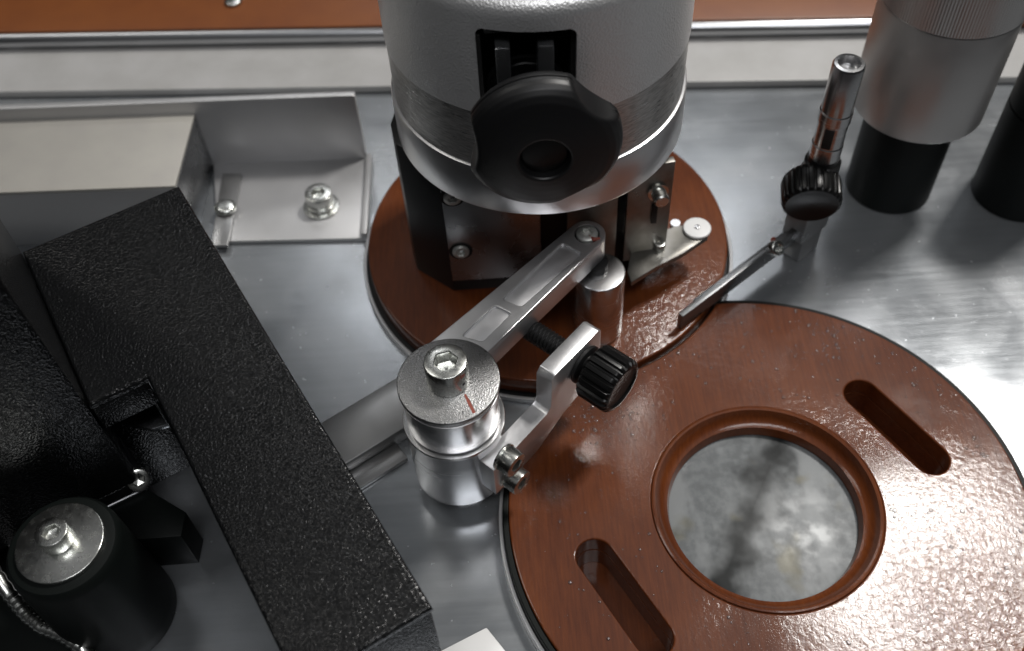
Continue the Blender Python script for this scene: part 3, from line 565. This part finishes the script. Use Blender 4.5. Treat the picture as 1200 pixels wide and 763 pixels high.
fin('thumb_knob', ribbed_bm(kprof2, 26, .45, flat=(0, 12.8, 12.6, 11.9, 11.5)), M_BGLOSS, gr, ax(kc0-kd*5, kd))
b0, b1 = P(797, 372, 17), P(932, 270, 17); ud = Vector(((b1-b0).x, (b1-b0).y, 0)).normalized(); vd = Vector((-ud.y, ud.x, 0)); Lb = (b1-b0).length
MG = Matrix(((ud.x, vd.x, 0, b0.x), (ud.y, vd.y, 0, b0.y), (0, 0, 1, 0), (0, 0, 0, 1)))
bl = fin('blade', box_bm((0, -1.1, 11.2), (Lb+8, 1.1, 18.5), .3), M_DSTRIP, gr, MG)
fin('blade_flange', box_bm((12, 1.15, 11.2), (Lb+6, 4.6, 12.8), .2), M_DSTRIP, gr, MG)
c = P(907, 289, 18); fin('screw', screw_bm(2.9, 2.8, hexr(1.5), 1.2, 0, 48), M_ZINC, bl, ax((c.x, c.y, 17), -vd+Vector((0, 0, .9))))
c = P(905, 285, 15); lathe('paint_mark', rounded(1.3, 0, .3, .1), M_RED, bl, ax((c.x, c.y, 16.5), -vd+Vector((0, 0, .8))), 16)
fin('clamp_block', box_bm((Lb-1, -4.5, 12.9), (Lb+14, 5, 30), .8), M_STRIP, gr, MG)
fin('clamp_foot', box_bm((Lb+2, -3.5, .2), (Lb+13, 4, 12.8), .5), M_STRIP, gr, MG)
# ------------------------------------------------------------------ support columns
def column(px, label, top):
    c = P(*px, 0); o = thing('support_column', (c.x, c.y, 0), label, 'column', 'black support columns')
    m = Matrix.Translation((c.x, c.y, 0))
    lathe('sleeve', [(16.2, .1), (16.6, .6), (16.6, 44), (15, 44.4)], M_RUBBER, o, m, 72)
    if top:
        lathe('collar', [(17, 43.3), (23.2, 43.4), (23.7, 44), (23.7, 88), (23.3, 88.6)], M_COLLAR, o, m, 96)
        fin('knurled_cap', lathe_bm([(23.3, 88.6), (24.0, 89), (24.0, 112), (23, 113)], 300, lambda r, z, a: r-(.22 if int(round(a*300/(2*PI))) % 2 else 0)), M_COLLAR, o, m)
    else: lathe('collar', [(14, 44.4), (16.6, 45), (16.6, 74), (15, 75)], M_RUBBER, o, m, 72)
    return o
column((1040, 217), 'black column with a wide satin grey collar, behind the guide holder', True)
column((1189, 226), 'plain black column without a collar, right of the collared column', False)
# ------------------------------------------------------------------ sheet metal bracket at rear left
sh = thing('sheet_bracket', (-90, 300, 0), 'folded sheet steel bracket bolted to the table, with an upright back wall', 'bracket')
q0, q1, q2, q3 = P(255, 283, 2), P(424, 279, 2), P(429, 186, 2), P(250, 190, 2)
fin('flange', prism_bm(ccw([(k.x, k.y) for k in (q0, q1, q2, q3)]), .1, 2, .3), M_SHEET, sh)
w0, w1 = Vector((-260, q2.y+8.5, 0)), Vector((q2.x+.5, q2.y, 0)); wu = (w1-w0); wu.z = 0; wl = wu.length; wu.normalize(); wv = Vector((-wu.y, wu.x, 0))
MW = Matrix(((wu.x, wv.x, 0, w0.x), (wu.y, wv.y, 0, w0.y), (0, 0, 1, 0), (0, 0, 0, 1)))
fin('back_wall', box_bm((0, 0, .1), (wl, 3.2, 36), .7), M_SHEET, sh, MW)
fin('end_lip', prism_bm(ccw([(q1.x, q1.y), (q1.x+2.2, q1.y), (w1.x+2.2, w1.y+1), (w1.x-.2, w1.y-.2)]), .1, 4.5, .3), M_SHEET, sh)
def bolt(px, par, z0):
    c = P(*px, z0); m = Matrix.Translation((c.x, c.y, z0))
    lathe('washer', rounded(7.4, 0, 1.4, .3), M_ZINC, par, m, 40); lathe('washer', rounded(6.0, 1.4, 3.2, .3), M_ZINC, par, m, 40)
    fin('bolt', screw_bm(5.4, 5.4, hexr(2.9), 3, .1, 60), M_ZINC, par, m @ Matrix.Translation((0, 0, 3.2)))
bolt((377, 243), sh, 2.0)
pq = npx(2.2, (248, 290), (262, 206), (284, 206), (268, 290))
fin('slotted_strip', prism_bm(ccw(pq), 2.1, 3.6, .3), M_STRIP, sh); c = P(265, 245, 4); lathe('rivet', rounded(4.4, 3.55, 6.4, 1.8), M_ZINC, sh, Matrix.Translation((c.x, c.y, 0)), 32)
sf = thing('shelf_box', (-160, 300, 0), 'beige topped sheet metal box in front of the bracket back wall', 'box')
t0, t1 = P(229, 129, 30), P(205, 218, 30); t2, t3 = P(-60, 228, 30), P(-60, 136, 30)
fin('top_sheet', prism_bm(ccw([(k.x, k.y) for k in (t0, t1, t2, t3)]), 28.6, 30, .3), M_BEIGE, sf)
fin('side_sheet', prism_bm(ccw([(t0.x, t0.y), (t1.x, t1.y), (t1.x-1.4, t1.y), (t0.x-1.4, t0.y)]), .1, 28.5, .2), M_DSTRIP, sf)  # darker steel than the front sheet; this side's shade put into its colour
fin('front_sheet', prism_bm(ccw([(t1.x-1.5, t1.y), (t2.x, t2.y), (t2.x, t2.y+1.4), (t1.x-1.5, t1.y+1.4)]), .1, 28.5, .2), M_SHEET, sf)
